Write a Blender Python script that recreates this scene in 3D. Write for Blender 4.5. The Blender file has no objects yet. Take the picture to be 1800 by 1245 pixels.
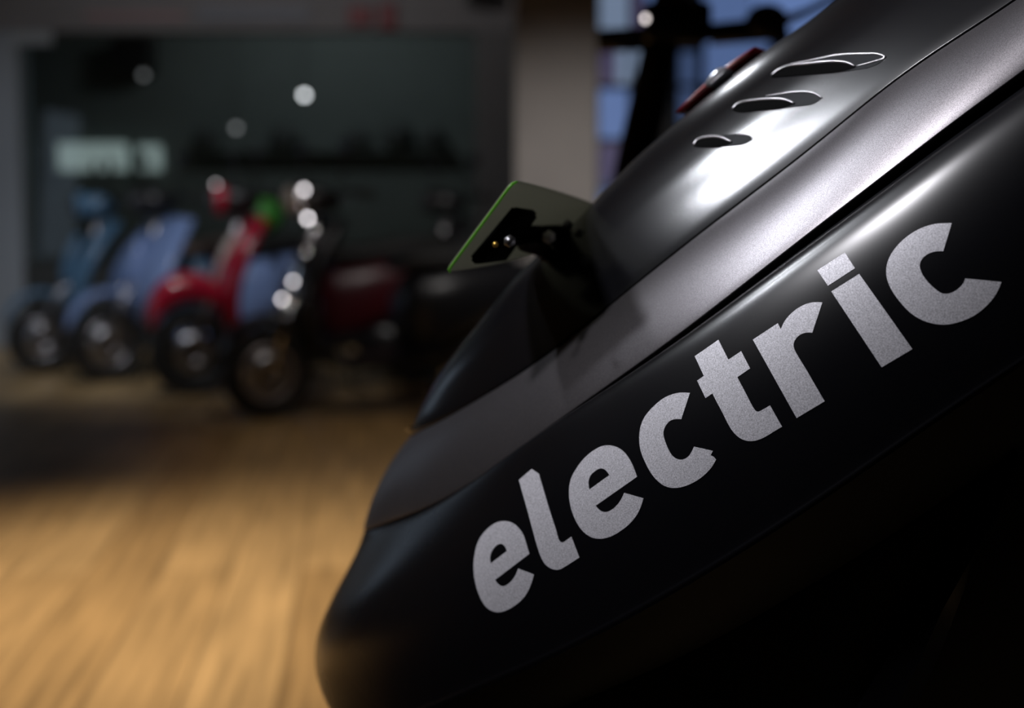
import bpy, bmesh, math, random
import numpy as np
from mathutils import Vector, Matrix
from mathutils.bvhtree import BVHTree
from mathutils.geometry import delaunay_2d_cdt
random.seed(7)
S = bpy.context.scene
C = S.collection
PI = math.pi

# ------------------------------------------------------------------ camera
FPX = 2500.0
CAM = Vector((0.0, 0.0, 0.96))
PITCH = math.atan(250 / FPX)
cd = bpy.data.cameras.new('camera'); cam = bpy.data.objects.new('camera', cd); C.objects.link(cam)
cam.location = CAM; cam.rotation_euler = (PI / 2 - PITCH, 0, 0)
cd.sensor_width = 36; cd.lens = 50; cd.clip_start = 0.05; cd.clip_end = 60
cd.dof.use_dof = True; cd.dof.focus_distance = 0.665; cd.dof.aperture_fstop = 5.0
S.camera = cam
RC = Matrix.Rotation(PI / 2 - PITCH, 3, 'X')

def ray(px, py):
    return RC @ Vector(((px - 900) / FPX, (622.5 - py) / FPX, -1.0))
def at(px, py, d):
    """photo pixel and distance along the lens axis -> world point"""
    return CAM + ray(px, py) * d
def ground(px, py, z=0.0):
    r = ray(px, py); return CAM + r * ((z - CAM.z) / r.z)
def aty(px, py, y):
    r = ray(px, py); return CAM + r * (y / r.y)

# ------------------------------------------------------------------ view, world
S.view_settings.view_transform = 'Standard'; S.view_settings.look = 'None'
S.view_settings.exposure = 0.0; S.view_settings.gamma = 1.0
S.view_settings.use_curve_mapping = False
w = bpy.data.worlds.new('world'); S.world = w; w.use_nodes = True
w.node_tree.nodes['Background'].inputs[0].default_value = (0.5, 0.6, 0.8, 1)
w.node_tree.nodes['Background'].inputs[1].default_value = 0.004

# ------------------------------------------------------------------ lighting of the shop, with added fills
def lamp(kind, name, loc, target, power, color, size=0.1, angle=60, blend=0.6, size_y=None):
    l = bpy.data.lights.new(name, kind); o = bpy.data.objects.new(name, l); C.objects.link(o)
    o.location = loc; l.energy = power; l.color = color
    d = Vector(target) - Vector(loc)
    o.rotation_euler = d.to_track_quat('-Z', 'Y').to_euler()
    if kind == 'SPOT':
        l.spot_size = math.radians(angle); l.spot_blend = blend; l.shadow_soft_size = size
    elif kind == 'AREA':
        l.shape = 'RECTANGLE' if size_y else 'DISK'; l.size = size
        if size_y: l.size_y = size_y
    return o
WARM = (1.0, 0.80, 0.58); COOL = (0.90, 0.93, 1.0); NEUT = (1.0, 0.95, 0.92)
# key spot of the black fairing, upper left beyond the machine
lamp('SPOT', 'key_spot', (-1.90, 1.22, 2.90), (0.17, 0.70, 1.00), 125, COOL, 0.12, 8.5, 1.0)
lamp('SPOT', 'key_spot', (-1.62, 1.72, 2.90), (0.15, 0.70, 0.98), 62, COOL, 0.11, 12, 1.0)
lamp('SPOT', 'far_track_spot', (-0.32, 5.55, 2.95), (0.125, 0.80, 1.0), 26, COOL, 0.08, 4.5, 0.8)
# second spot of the same track, left of the camera
lamp('SPOT', 'second_spot', (-1.5, 0.0, 2.95), (0.16, 0.66, 0.86), 198, (0.96, 0.95, 1.0), 0.14, 27, 0.8)
# pool of warm light on the floor
lamp('SPOT', 'floor_spot', (-0.9, 3.0, 3.0), (-0.75, 3.6, 0.0), 330, WARM, 0.12, 58, 1.0)
lamp('SPOT', 'floor_spot', (-1.6, 2.4, 3.0), (-1.5, 2.8, 0.0), 190, WARM, 0.12, 66, 1.0)
# spots on the row of scooters
lamp('SPOT', 'scooter_spot', (-1.8, 5.6, 3.0), (-2.2, 8.1, 0.8), 125, COOL, 0.05, 50, 0.8)
lamp('SPOT', 'scooter_spot', (-0.4, 4.9, 3.0), (-1.3, 7.1, 0.7), 40, NEUT, 0.05, 40, 0.8)
lamp('AREA', 'blue_fill_left', (-4.1, 7.4, 1.2), (0, 7.6, 0.9), 2.5, (0.62, 0.78, 1.0), 0.9, size_y=1.3)  # added blue fill with no window; its reflection shows in the glass
lamp('SPOT', 'pillar_spot', (0.7, 4.6, 3.0), (0.3, 8.1, 0.5), 260, NEUT, 0.08, 42, 1.0)
lamp('SPOT', 'bulkhead_wash', (-1.6, 7.2, 2.9), (-1.6, 10.1, 2.5), 42, NEUT, 0.2, 110, 1.0)  # added to brighten the bulkhead, source unseen
lamp('SPOT', 'floor_spot', (-0.5, 5.4, 3.0), (-0.45, 5.7, 0.0), 45, WARM, 0.1, 50, 1.0)
lamp('SPOT', 'left_wall_wash', (-3.2, 7.0, 2.9), (-3.7, 9.3, 1.0), 45, COOL, 0.15, 60, 1.0)
lamp('SPOT', 'back_room_fill', (-1.5, 10.8, 3.0), (-1.5, 12.5, 1.2), 60, (0.9, 0.97, 1.0), 0.3, 150, 0.8)  # added fill to brighten the wall behind the glass

# ------------------------------------------------------------------ materials
MATS = {}
def mat(name, base=(.5, .5, .5), rough=.5, metal=0.0, spec=.5, emit=None, estr=1.0, coat=0.0,
        flake=0.0, fscale=3500, trans=0.0, bump=0.0, bscale=300, alpha=1.0, crough=.1):
    if name in MATS: return MATS[name]
    m = bpy.data.materials.new(name); m.use_nodes = True; MATS[name] = m
    nt = m.node_tree; b = nt.nodes['Principled BSDF']; N = nt.nodes.new; L = nt.links.new
    b.inputs['Base Color'].default_value = (*base, 1)
    b.inputs['Roughness'].default_value = rough; b.inputs['Metallic'].default_value = metal
    b.inputs['Specular IOR Level'].default_value = spec
    b.inputs['Coat Weight'].default_value = coat; b.inputs['Coat Roughness'].default_value = crough
    b.inputs['Transmission Weight'].default_value = trans
    tc = N('ShaderNodeTexCoord')
    if flake > 0:
        n = N('ShaderNodeTexNoise'); n.inputs['Scale'].default_value = fscale; n.inputs['Detail'].default_value = 2
        L(tc.outputs['Object'], n.inputs['Vector'])
        r = N('ShaderNodeMapRange'); r.inputs['From Min'].default_value = .25; r.inputs['From Max'].default_value = .75
        r.inputs['To Min'].default_value = 1 - flake; r.inputs['To Max'].default_value = 1 + flake
        L(n.outputs['Fac'], r.inputs['Value'])
        mx = N('ShaderNodeVectorMath'); mx.operation = 'SCALE'; mx.inputs[0].default_value = base
        L(r.outputs[0], mx.inputs['Scale']); L(mx.outputs[0], b.inputs['Base Color'])
    else:                                             # faint unevenness of the finish
        n = N('ShaderNodeTexNoise'); n.inputs['Scale'].default_value = 14; n.inputs['Detail'].default_value = 4
        L(tc.outputs['Object'], n.inputs['Vector'])
        r = N('ShaderNodeMapRange'); r.inputs['To Min'].default_value = rough * .92; r.inputs['To Max'].default_value = rough * 1.08
        L(n.outputs['Fac'], r.inputs['Value']); L(r.outputs[0], b.inputs['Roughness'])
    if bump > 0:
        n2 = N('ShaderNodeTexNoise'); n2.inputs['Scale'].default_value = bscale; n2.inputs['Detail'].default_value = 3
        L(tc.outputs['Object'], n2.inputs['Vector'])
        bp = N('ShaderNodeBump'); bp.inputs['Strength'].default_value = bump; bp.inputs['Distance'].default_value = .0005
        L(n2.outputs['Fac'], bp.inputs['Height']); L(bp.outputs[0], b.inputs['Normal'])
    if emit:
        b.inputs['Emission Color'].default_value = (*emit, 1); b.inputs['Emission Strength'].default_value = estr
    return m

def transl(m, col, f):
    nt = m.node_tree; b = nt.nodes['Principled BSDF']; t = nt.nodes.new('ShaderNodeBsdfTranslucent'); t.inputs[0].default_value = (*col, 1)
    x = nt.nodes.new('ShaderNodeMixShader'); x.inputs[0].default_value = f
    nt.links.new(b.outputs[0], x.inputs[1]); nt.links.new(t.outputs[0], x.inputs[2]); nt.links.new(x.outputs[0], nt.nodes['Material Output'].inputs[0])
def wood_floor():
    m = bpy.data.materials.new('oak_planks'); m.use_nodes = True
    nt = m.node_tree; b = nt.nodes['Principled BSDF']; N = nt.nodes.new; L = nt.links.new
    tc = N('ShaderNodeTexCoord')
    mp = N('ShaderNodeMapping'); mp.inputs['Rotation'].default_value = (0, 0, PI / 2 - .10)
    L(tc.outputs['Object'], mp.inputs['Vector'])
    br = N('ShaderNodeTexBrick'); br.offset = .37; br.inputs['Scale'].default_value = 1
    br.inputs['Brick Width'].default_value = 1.9; br.inputs['Row Height'].default_value = .19
    br.inputs['Mortar Size'].default_value = .0025; br.inputs['Mortar Smooth'].default_value = .3
    br.inputs['Color1'].default_value = (.46, .30, .135, 1); br.inputs['Color2'].default_value = (.64, .44, .215, 1)
    br.inputs['Mortar'].default_value = (.16, .10, .05, 1)
    L(mp.outputs[0], br.inputs['Vector'])
    m2 = N('ShaderNodeMapping'); m2.inputs['Scale'].default_value = (1.2, 26, 1)
    L(mp.outputs[0], m2.inputs['Vector'])
    n = N('ShaderNodeTexNoise'); n.inputs['Scale'].default_value = 1.6; n.inputs['Detail'].default_value = 8
    L(m2.outputs[0], n.inputs['Vector'])
    cr = N('ShaderNodeValToRGB'); cr.color_ramp.elements[0].position = .3; cr.color_ramp.elements[0].color = (.55, .55, .55, 1)
    cr.color_ramp.elements[1].position = .7; cr.color_ramp.elements[1].color = (1.15, 1.15, 1.15, 1)
    L(n.outputs['Fac'], cr.inputs['Fac'])
    mx = N('ShaderNodeMix'); mx.data_type = 'RGBA'; mx.blend_type = 'MULTIPLY'; mx.inputs['Factor'].default_value = 1
    L(br.outputs['Color'], mx.inputs['A']); L(cr.outputs['Color'], mx.inputs['B'])
    L(mx.outputs['Result'], b.inputs['Base Color'])
    b.inputs['Roughness'].default_value = .42
    return m

def wall_paint(name, c, rough=.85):
    m = bpy.data.materials.new(name); m.use_nodes = True
    nt = m.node_tree; b = nt.nodes['Principled BSDF']; N = nt.nodes.new; L = nt.links.new
    tc = N('ShaderNodeTexCoord'); n = N('ShaderNodeTexNoise'); n.inputs['Scale'].default_value = 3; n.inputs['Detail'].default_value = 6
    L(tc.outputs['Object'], n.inputs['Vector'])
    cr = N('ShaderNodeValToRGB')
    cr.color_ramp.elements[0].color = (*[x * .88 for x in c], 1); cr.color_ramp.elements[1].color = (*[min(1, x * 1.1) for x in c], 1)
    L(n.outputs['Fac'], cr.inputs['Fac']); L(cr.outputs['Color'], b.inputs['Base Color'])
    b.inputs['Roughness'].default_value = rough
    return m

def glass(name, tint, rough=.02):
    m = bpy.data.materials.new(name); m.use_nodes = True
    nt = m.node_tree; N = nt.nodes.new; L = nt.links.new
    nt.nodes.remove(nt.nodes['Principled BSDF'])
    tr = N('ShaderNodeBsdfTransparent'); tr.inputs[0].default_value = (*tint, 1)
    gl = N('ShaderNodeBsdfGlossy'); gl.inputs['Roughness'].default_value = rough
    fr = N('ShaderNodeFresnel'); fr.inputs[0].default_value = 1.45
    ms = N('ShaderNodeMixShader'); L(fr.outputs[0], ms.inputs[0]); L(tr.outputs[0], ms.inputs[1]); L(gl.outputs[0], ms.inputs[2])
    L(ms.outputs[0], nt.nodes['Material Output'].inputs[0])
    return m

M_UP = mat('satin_black_paint', (.0035, .0035, .0048), .21, spec=.8, coat=0)
M_SIDE = mat('gloss_black_paint', (.003, .003, .0042), .27, spec=.6, coat=0)
M_STRIPE = mat('gunmetal_paint', (.16, .15, .158), .38, metal=.85, flake=.5, fscale=2600)
M_LETTER = mat('silver_vinyl', (.60, .59, .63), .52, metal=.25, flake=.42, fscale=1700)
M_DARK = mat('inner_black_plastic', (.0015, .0015, .0015), .8, spec=.04)
M_LOW = mat('grained_black_plastic', (.010, .010, .011), .55, spec=.35, bump=.2, bscale=900)
M_RED = mat('red_lens', (.30, .012, .02), .25, coat=.5)
M_CLIP = mat('clear_lens', (.75, .75, .8), .12, metal=.6)
M_RIM = mat('bare_edge_plastic', (.55, .53, .55), .32, metal=.8)
M_PLATE = mat('olive_plate_back', (.32, .31, .26), .55)
transl(M_PLATE, (.36, .36, .30), .5)
M_GREEN = mat('green_edge', (.24, .58, .09), .35)
transl(M_GREEN, (.35, .75, .14), .5)
M_RUB = mat('black_rubber', (.012, .012, .012), .65)
M_CHROME = mat('chrome', (.75, .75, .78), .12, metal=1)
M_STEEL = mat('brushed_steel', (.38, .38, .40), .35, metal=1)
M_BLK = mat('black_frame_paint', (.010, .010, .012), .35)

# ------------------------------------------------------------------ object helpers
def link_mesh(name, me, m, parent=None, smooth=True):
    o = bpy.data.objects.new(name, me); C.objects.link(o)
    if m: me.materials.append(m)
    if smooth:
        for p in me.polygons: p.use_smooth = True
    if parent: o.parent = parent
    return o
def from_bm(name, bm, m, parent=None, smooth=True, sharp=None):
    bmesh.ops.recalc_face_normals(bm, faces=bm.faces)
    me = bpy.data.meshes.new(name); bm.to_mesh(me); bm.free()
    o = link_mesh(name, me, m, parent, smooth)
    if smooth and sharp: me.set_sharp_from_angle(angle=math.radians(sharp))
    return o
def empty(name, loc=(0, 0, 0), rz=0):
    o = bpy.data.objects.new(name, None); C.objects.link(o); o.location = loc; o.rotation_euler = (0, 0, rz)
    o.empty_display_size = .1; return o
def tag(o, label=None, cat=None, group=None, kind=None):
    if label: o['label'] = label
    if cat: o['category'] = cat
    if group: o['group'] = group
    if kind: o['kind'] = kind
    return o
def add_box(bm, c, s, rot=None, bev=0.0):
    r = bmesh.ops.create_cube(bm, size=1)['verts']
    M = Matrix.Translation(Vector(c)) @ (rot.to_4x4() if rot else Matrix()) @ Matrix.Diagonal((*s, 1))
    bmesh.ops.transform(bm, matrix=M, verts=r)
    if bev > 0:
        es = list({e for v in r for e in v.link_edges})
        bmesh.ops.bevel(bm, geom=es, offset=bev, segments=2, affect='EDGES', profile=.6)
def add_tube(bm, pts, rad, n=12, cap=True):
    pts = [Vector(p) for p in pts]
    rads = rad if isinstance(rad, (list, tuple)) else [rad] * len(pts)
    rings = []; up = None
    for i, p in enumerate(pts):
        t = (pts[min(i + 1, len(pts) - 1)] - pts[max(i - 1, 0)]).normalized()
        if up is None:
            up = t.orthogonal().normalized()
        up = (up - t * up.dot(t)).normalized(); s = t.cross(up)
        rings.append([bm.verts.new(p + (up * math.cos(2 * PI * k / n) + s * math.sin(2 * PI * k / n)) * rads[i]) for k in range(n)])
    for a, b in zip(rings, rings[1:]):
        for k in range(n): bm.faces.new((a[k], a[(k + 1) % n], b[(k + 1) % n], b[k]))
    if cap:
        bm.faces.new(rings[0][::-1]); bm.faces.new(rings[-1])
def add_sphere(bm, c, r, seg=20, scale=(1, 1, 1)):
    v = bmesh.ops.create_uvsphere(bm, u_segments=seg, v_segments=seg // 2 + 2, radius=1)['verts']
    bmesh.ops.transform(bm, matrix=Matrix.Translation(Vector(c)) @ Matrix.Diagonal((r * scale[0], r * scale[1], r * scale[2], 1)), verts=v)
def add_lathe(bm, prof, c=(0, 0, 0), axis='Y', n=36, closed=False):
    """prof: (radius, offset along axis)"""
    rings = []
    for r, h in prof:
        ring = []
        for k in range(n):
            a = 2 * PI * k / n; x, z = r * math.cos(a), r * math.sin(a)
            p = {'Y': (x, h, z), 'Z': (x, z, h), 'X': (h, x, z)}[axis]
            ring.append(bm.verts.new(Vector(c) + Vector(p)))
        rings.append(ring)
    pairs = list(zip(rings, rings[1:]))
    if closed: pairs.append((rings[-1], rings[0]))
    for a, b in pairs:
        for k in range(n): bm.faces.new((a[k], a[(k + 1) % n], b[(k + 1) % n], b[k]))
def add_loft(bm, secs, n=20, ex=2.6, cap=True):
    """secs: (center xyz, half width y, half height, tilt) rings in the x-z plane tilt, closed superellipse"""
    rings = []
    for c, hw, hh, tl in secs:
        ring = []
        for k in range(n):
            a = 2 * PI * k / n; ca, sa = math.cos(a), math.sin(a)
            yy = hw * abs(ca) ** (2 / ex) * (1 if ca >= 0 else -1); zz = hh * abs(sa) ** (2 / ex) * (1 if sa >= 0 else -1)
            ring.append(bm.verts.new(Vector(c) + Vector((-zz * math.sin(tl), yy, zz * math.cos(tl)))))
        rings.append(ring)
    for a, b in zip(rings, rings[1:]):
        for k in range(n): bm.faces.new((a[k], a[(k + 1) % n], b[(k + 1) % n], b[k]))
    if cap: bm.faces.new(rings[0][::-1]); bm.faces.new(rings[-1])

# ================================================================== THE ROOM
XL, XR, YB, YF, ZC = -4.2, 4.5, 10.2, -3.5, 3.25
def slab(name, c, s, m, parent=None, bev=0.0, kind='structure'):
    bm = bmesh.new(); add_box(bm, c, s, bev=bev); o = from_bm(name, bm, m, parent, smooth=False)
    if kind and not parent: o['kind'] = kind
    return o
MW = wall_paint('grey_wall_paint', (.20, .20, .21)); MWD = wall_paint('dark_wall_paint', (.05, .055, .055))
MWB = wall_paint('pale_blue_wall', (.38, .44, .50)); MCE = wall_paint('ceiling_paint', (.16, .16, .17))
MFR = mat('grey_partition_frame', (.17, .17, .18), .5)
slab('floor', ((XL + XR) / 2, 4.5, -.05), (XR - XL + .4, 17.0, .1), wood_floor())
slab('ceiling', ((XL + XR) / 2, 4.5, ZC + .05), (XR - XL + .4, 17.0, .1), MCE)
slab('wall_left', (XL - .05, 4.5, ZC / 2), (.1, 17, ZC), MWB)
slab('wall_right', (XR + .05, 4.5, ZC / 2), (.1, 17, ZC), MW)
slab('wall_front', ((XL + XR) / 2, -3.95, ZC / 2), (XR - XL, .1, ZC), MWD)
slab('wall_back', ((XL + XR) / 2, 12.6, ZC / 2), (XR - XL, .1, ZC), wall_paint('grey_green_wall', (.105, .118, .113)))
# glass partition with bulkhead
gx0, gx1 = aty(44, 300, YB).x, aty(838, 300, YB).x
gz1 = aty(500, 58, YB).z
slab('trim_1', ((XL + gx1) / 2 + .25, YB, (gz1 + ZC) / 2), (gx1 - XL + .5, .22, ZC - gz1), wall_paint('bulkhead_paint', (.27, .265, .28)))
slab('wall_partition', (aty(870, 300, YB).x, YB, gz1 / 2), (aty(905, 300, YB).x - gx1, .22, gz1), MW)
slab('trim_2', (gx0 - .12, YB - .02, gz1 / 2), (.24, .16, gz1), mat('white_jamb', (.36, .40, .45), .5))
slab('baseboard_back', ((gx0 + gx1) / 2, YB, .30), (gx1 - gx0, .16, .60), MWD)
slab('window_1', ((gx0 + gx1) / 2, YB, (.60 + gz1) / 2), (gx1 - gx0, .012, gz1 - .60), glass('dark_glass', (.74, .77, .77)))
slab('wall_beside_window', (gx0 - .24 - .5, YB, gz1 / 2), (.98, .1, gz1), MWB)

# pillar
py0 = 8.1
px0, px1 = aty(905, 300, py0).x, aty(1050, 300, py0).x
MPIL = wall_paint('warm_grey_pillar', (.36, .335, .32))
slab('trim_3', ((px0 + px1) / 2, py0 + .2, ZC / 2), (px1 - px0, .4, ZC), MPIL, bev=.01)
# blue lit shop window behind the kick scooter
WY = 8.6
slab('wall_window', ((px1 + XR) / 2 - .01, WY + .1, ZC / 2), (XR - px1 + .02, .1, ZC), MWD)
MFD = mat('dark_window_frame', (.015, .015, .02), .5)
def pane(name, x0, y0, x1, y1, col, e, parent, y=WY):
    a = aty(x0, y0, y); b = aty(x1, y1, y)
    bm = bmesh.new(); add_box(bm, ((a.x + b.x) / 2, y, (a.z + b.z) / 2), (abs(b.x - a.x), .02, abs(b.z - a.z)), bev=.004)
    key = 'dusk_pane_%d_%d_%d_%d' % (int(col[0] * 100), int(col[1] * 100), int(col[2] * 100), int(e * 100))
    return from_bm(name, bm, mat(key, (.02, .02, .03), .3, emit=col, estr=e), parent, smooth=False)
win = empty('window_2', (aty(1250, 200, WY).x, WY, .5)); tag(win, kind='structure')
def child_world(o, parent):
    o.parent = parent; o.matrix_parent_inverse = Matrix.Translation(-parent.location)
BL = (.22, .36, .78); PB = (.42, .56, .82); PUR = (.13, .11, .22)
for q in [(1052, -60, 1106, 52, PB, .34), (1112, -60, 1128, 50, PUR, .5), (1134, -60, 1165, 55, BL, .45),
          (1052, 92, 1082, 150, PUR, .4), (1084, 84, 1140, 150, PB, .36), (1052, 156, 1112, 246, BL, .42), (1052, 250, 1092, 320, PUR, .45),
          (1235, -60, 1320, 44, BL, .35), (1325, -60, 1470, 60, BL, .50), (1240, 74, 1350, 150, BL, .34), (1196, 92, 1222, 220, BL, .18),
          (1052, 322, 1090, 380, BL, .28)]:
    o = pane('pane', *q[:4], q[4], q[5], None); child_world(o, win)
bm = bmesh.new()
for X in (1050, 1109, 1131, 1170, 1230, 1480):
    a = aty(X, 0, WY); add_box(bm, (a.x, WY - .01, 1.75), (.025, .05, 1.72))
for Y in (70, 153, 248, 330):
    a = aty(1050, Y, WY); b = aty(1480, Y, WY); add_box(bm, ((a.x + b.x) / 2, WY - .01, a.z), (b.x - a.x, .05, .03))
child_world(from_bm('mullions', bm, MFD, None, smooth=False), win)

# things behind and above the glass
def box_thing(name, x0, y0, x1, y1, y, depth, m, label, cat, bev=.01, group=None):
    a = aty(x0, y0, y); b = aty(x1, y1, y)
    bm = bmesh.new(); add_box(bm, ((a.x + b.x) / 2, y, (a.z + b.z) / 2), (abs(b.x - a.x), depth, abs(a.z - b.z)), bev=bev)
    return tag(from_bm(name, bm, m, smooth=False), label, cat, group)
box_thing('light_box', 105, 252, 222, 300, 12.48, .14, mat('lit_box_face', (.5, .55, .54), .5, emit=(.60, .74, .72), estr=.42), 'long pale glowing light box behind the glass, above the blue scooters', 'light')
box_thing('light_box', 246, 256, 282, 300, 12.48, .14, mat('lit_box_face', ), 'small square glowing light box behind the glass, right of the long one', 'light')
box_thing('loudspeaker', 205, 66, 272, 128, 12.40, .3, MATS['black_frame_paint'], 'black loudspeaker hanging high behind the glass partition', 'loudspeaker', .02)
MRB = mat('red_sign_paint', (.22, .02, .035), .5)
YS = YB - .13
box_thing('wall_sign', 612, 12, 655, 44, YS, .03, MRB, 'wider dark red sign on the grey bulkhead above the glass', 'sign', .003)
box_thing('wall_sign', 668, 6, 696, 52, YS, .03, MRB, 'narrow tall red sign on the bulkhead, right of the wider one', 'sign', .003)
box_thing('wall_banner', 150, 22, 325, 34, YS, .02, mat('pink_banner', (.42, .29, .31), .6), 'long faded pink strip sign high on the bulkhead at left', 'sign', .003)
box_thing('wall_banner', 345, 10, 545, 36, YS, .02, mat('blue_grey_banner', (.24, .26, .31), .6), 'grey blue strip sign high on the bulkhead at its middle', 'sign', .003)
box_thing('wall_banner', 18, 52, 92, 78, YB - .1, .02, mat('pale_notice', (.42, .46, .50), .6), 'pale notice fixed to the top left corner of the glass', 'notice', .003)
box_thing('ceiling_spotlight', 815, -20, 870, 6, YS - .1, .12, M_BLK, 'black spotlight housing fixed at the top of the bulkhead near the pillar', 'spotlight', .02)
def bulb(px, py, y, r_px, strength, label, col=(1, .97, 1)):
    p = aty(px, py, y); t = empty('pendant_lamp', (p.x, p.y, ZC))
    r = r_px / FPX * y
    bm = bmesh.new(); add_sphere(bm, (0, 0, p.z - ZC), r, 12)
    from_bm('bulb', bm, mat('bulb_glow_%d' % int(strength * 10), (1, 1, 1), .5, emit=col, estr=strength), t)
    bm = bmesh.new(); add_tube(bm, [(0, 0, -.001), (0, 0, p.z - ZC + r + .02)], .004, 6); from_bm('cable', bm, M_BLK, t)
    bm = bmesh.new(); add_lathe(bm, [(.008, .05), (.02, .03), (.022, 0), (.012, 0)], (0, 0, p.z - ZC + r * .8), 'Z', 14); from_bm('socket', bm, M_BLK, t)
    tag(t, label, 'lamp', 'pendant bulbs behind the glass')
bulb(535, 167, 11.0, 5, 8.5, 'brightest small pendant bulb behind the glass, right of the middle')
bulb(415, 225, 11.0, 5, .9, 'dim small pendant bulb left of and below the brightest one')
bulb(252, 132, 11.0, 5, .5, 'faintest pendant bulb by the black hanging loudspeaker')
# helmets on a wall shelf, dark
sh = box_thing('wall_shelf', 340, 264, 800, 268, 12.46, .18, mat('grey_shelf', (.085, .098, .092), .7), 'long thin dark shelf on the wall behind the glass', 'shelf', .003)
zsh = max((sh.matrix_world @ v.co).z for v in sh.data.vertices)
def helmet(px, rpx, label, group='dark helmets on the shelf'):
    p = aty(px, 250, 12.43); r = rpx / FPX * 12.4
    t = empty('helmet', (p.x, p.y, zsh))
    bm = bmesh.new(); add_sphere(bm, (0, 0, r * .9), r, 20, (1, 1.1, 1))
    for v in bm.verts:
        if v.co.z < .002: v.co.z = .002
    from_bm('shell', bm, mat('dark_grey_shell', (.05, .055, .053), .6), t)
    bm = bmesh.new(); add_sphere(bm, (0, -r * .35, r * .95), r * .8, 16, (1, 1, .45)); from_bm('visor', bm, mat('smoke_visor', (.02, .02, .025), .1), t)
    tag(t, label, 'helmet', group)
helmet(365, 22, 'dark helmet at the left end of the shelf behind the glass')
helmet(500, 24, 'dark helmet on the shelf just below the brightest bulb')
helmet(632, 20, 'dark helmet on the shelf, third from its left end')
helmet(698, 27, 'largest dark helmet near the right end of the shelf')
helmet(760, 22, 'dark helmet at the right end of the shelf by the pillar')

# ================================================================== BACKGROUND SCOOTERS
def wheel(parent, x, r, wt, rim_m, spokes=5, hub=.05, name='wheel'):
    bm = bmesh.new()
    rr = r - wt
    add_lathe(bm, [(rr + .004, -wt * .42), (rr - .016, -wt * .42), (rr - .022, -.012), (rr - .022, .012), (rr - .016, wt * .42), (rr + .004, wt * .42)], (0, 0, 0), 'Y', 40, True)
    add_lathe(bm, [(0.001, -.035), (hub, -.035), (hub, .035), (.001, .035)], (0, 0, 0), 'Y', 24)
    for k in range(spokes):
        a = 2 * PI * k / spokes
        d = Vector((math.cos(a), 0, math.sin(a)))
        add_tube(bm, [d * hub * .8, d * (rr - .018)], [.016 if spokes < 9 else .0025] * 2, 8)
    W = from_bm(name, bm, rim_m, parent); W.location = (x, 0, r)
    bm = bmesh.new(); prof = []
    for k in range(14):
        a = 2 * PI * k / 14; prof.append((r - wt * .5 + math.cos(a) * wt * .5, math.sin(a) * wt * .55))
    add_lathe(bm, prof, (0, 0, 0), 'Y', 44, True)
    from_bm('tyre', bm, M_RUB, W)
    bm = bmesh.new(); add_lathe(bm, [(.03, .04), (r * .46, .04), (r * .46, .044), (.03, .044)], (0, 0, 0), 'Y', 30, True); from_bm('brake_disc', bm, M_STEEL, W)
    return W

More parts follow.
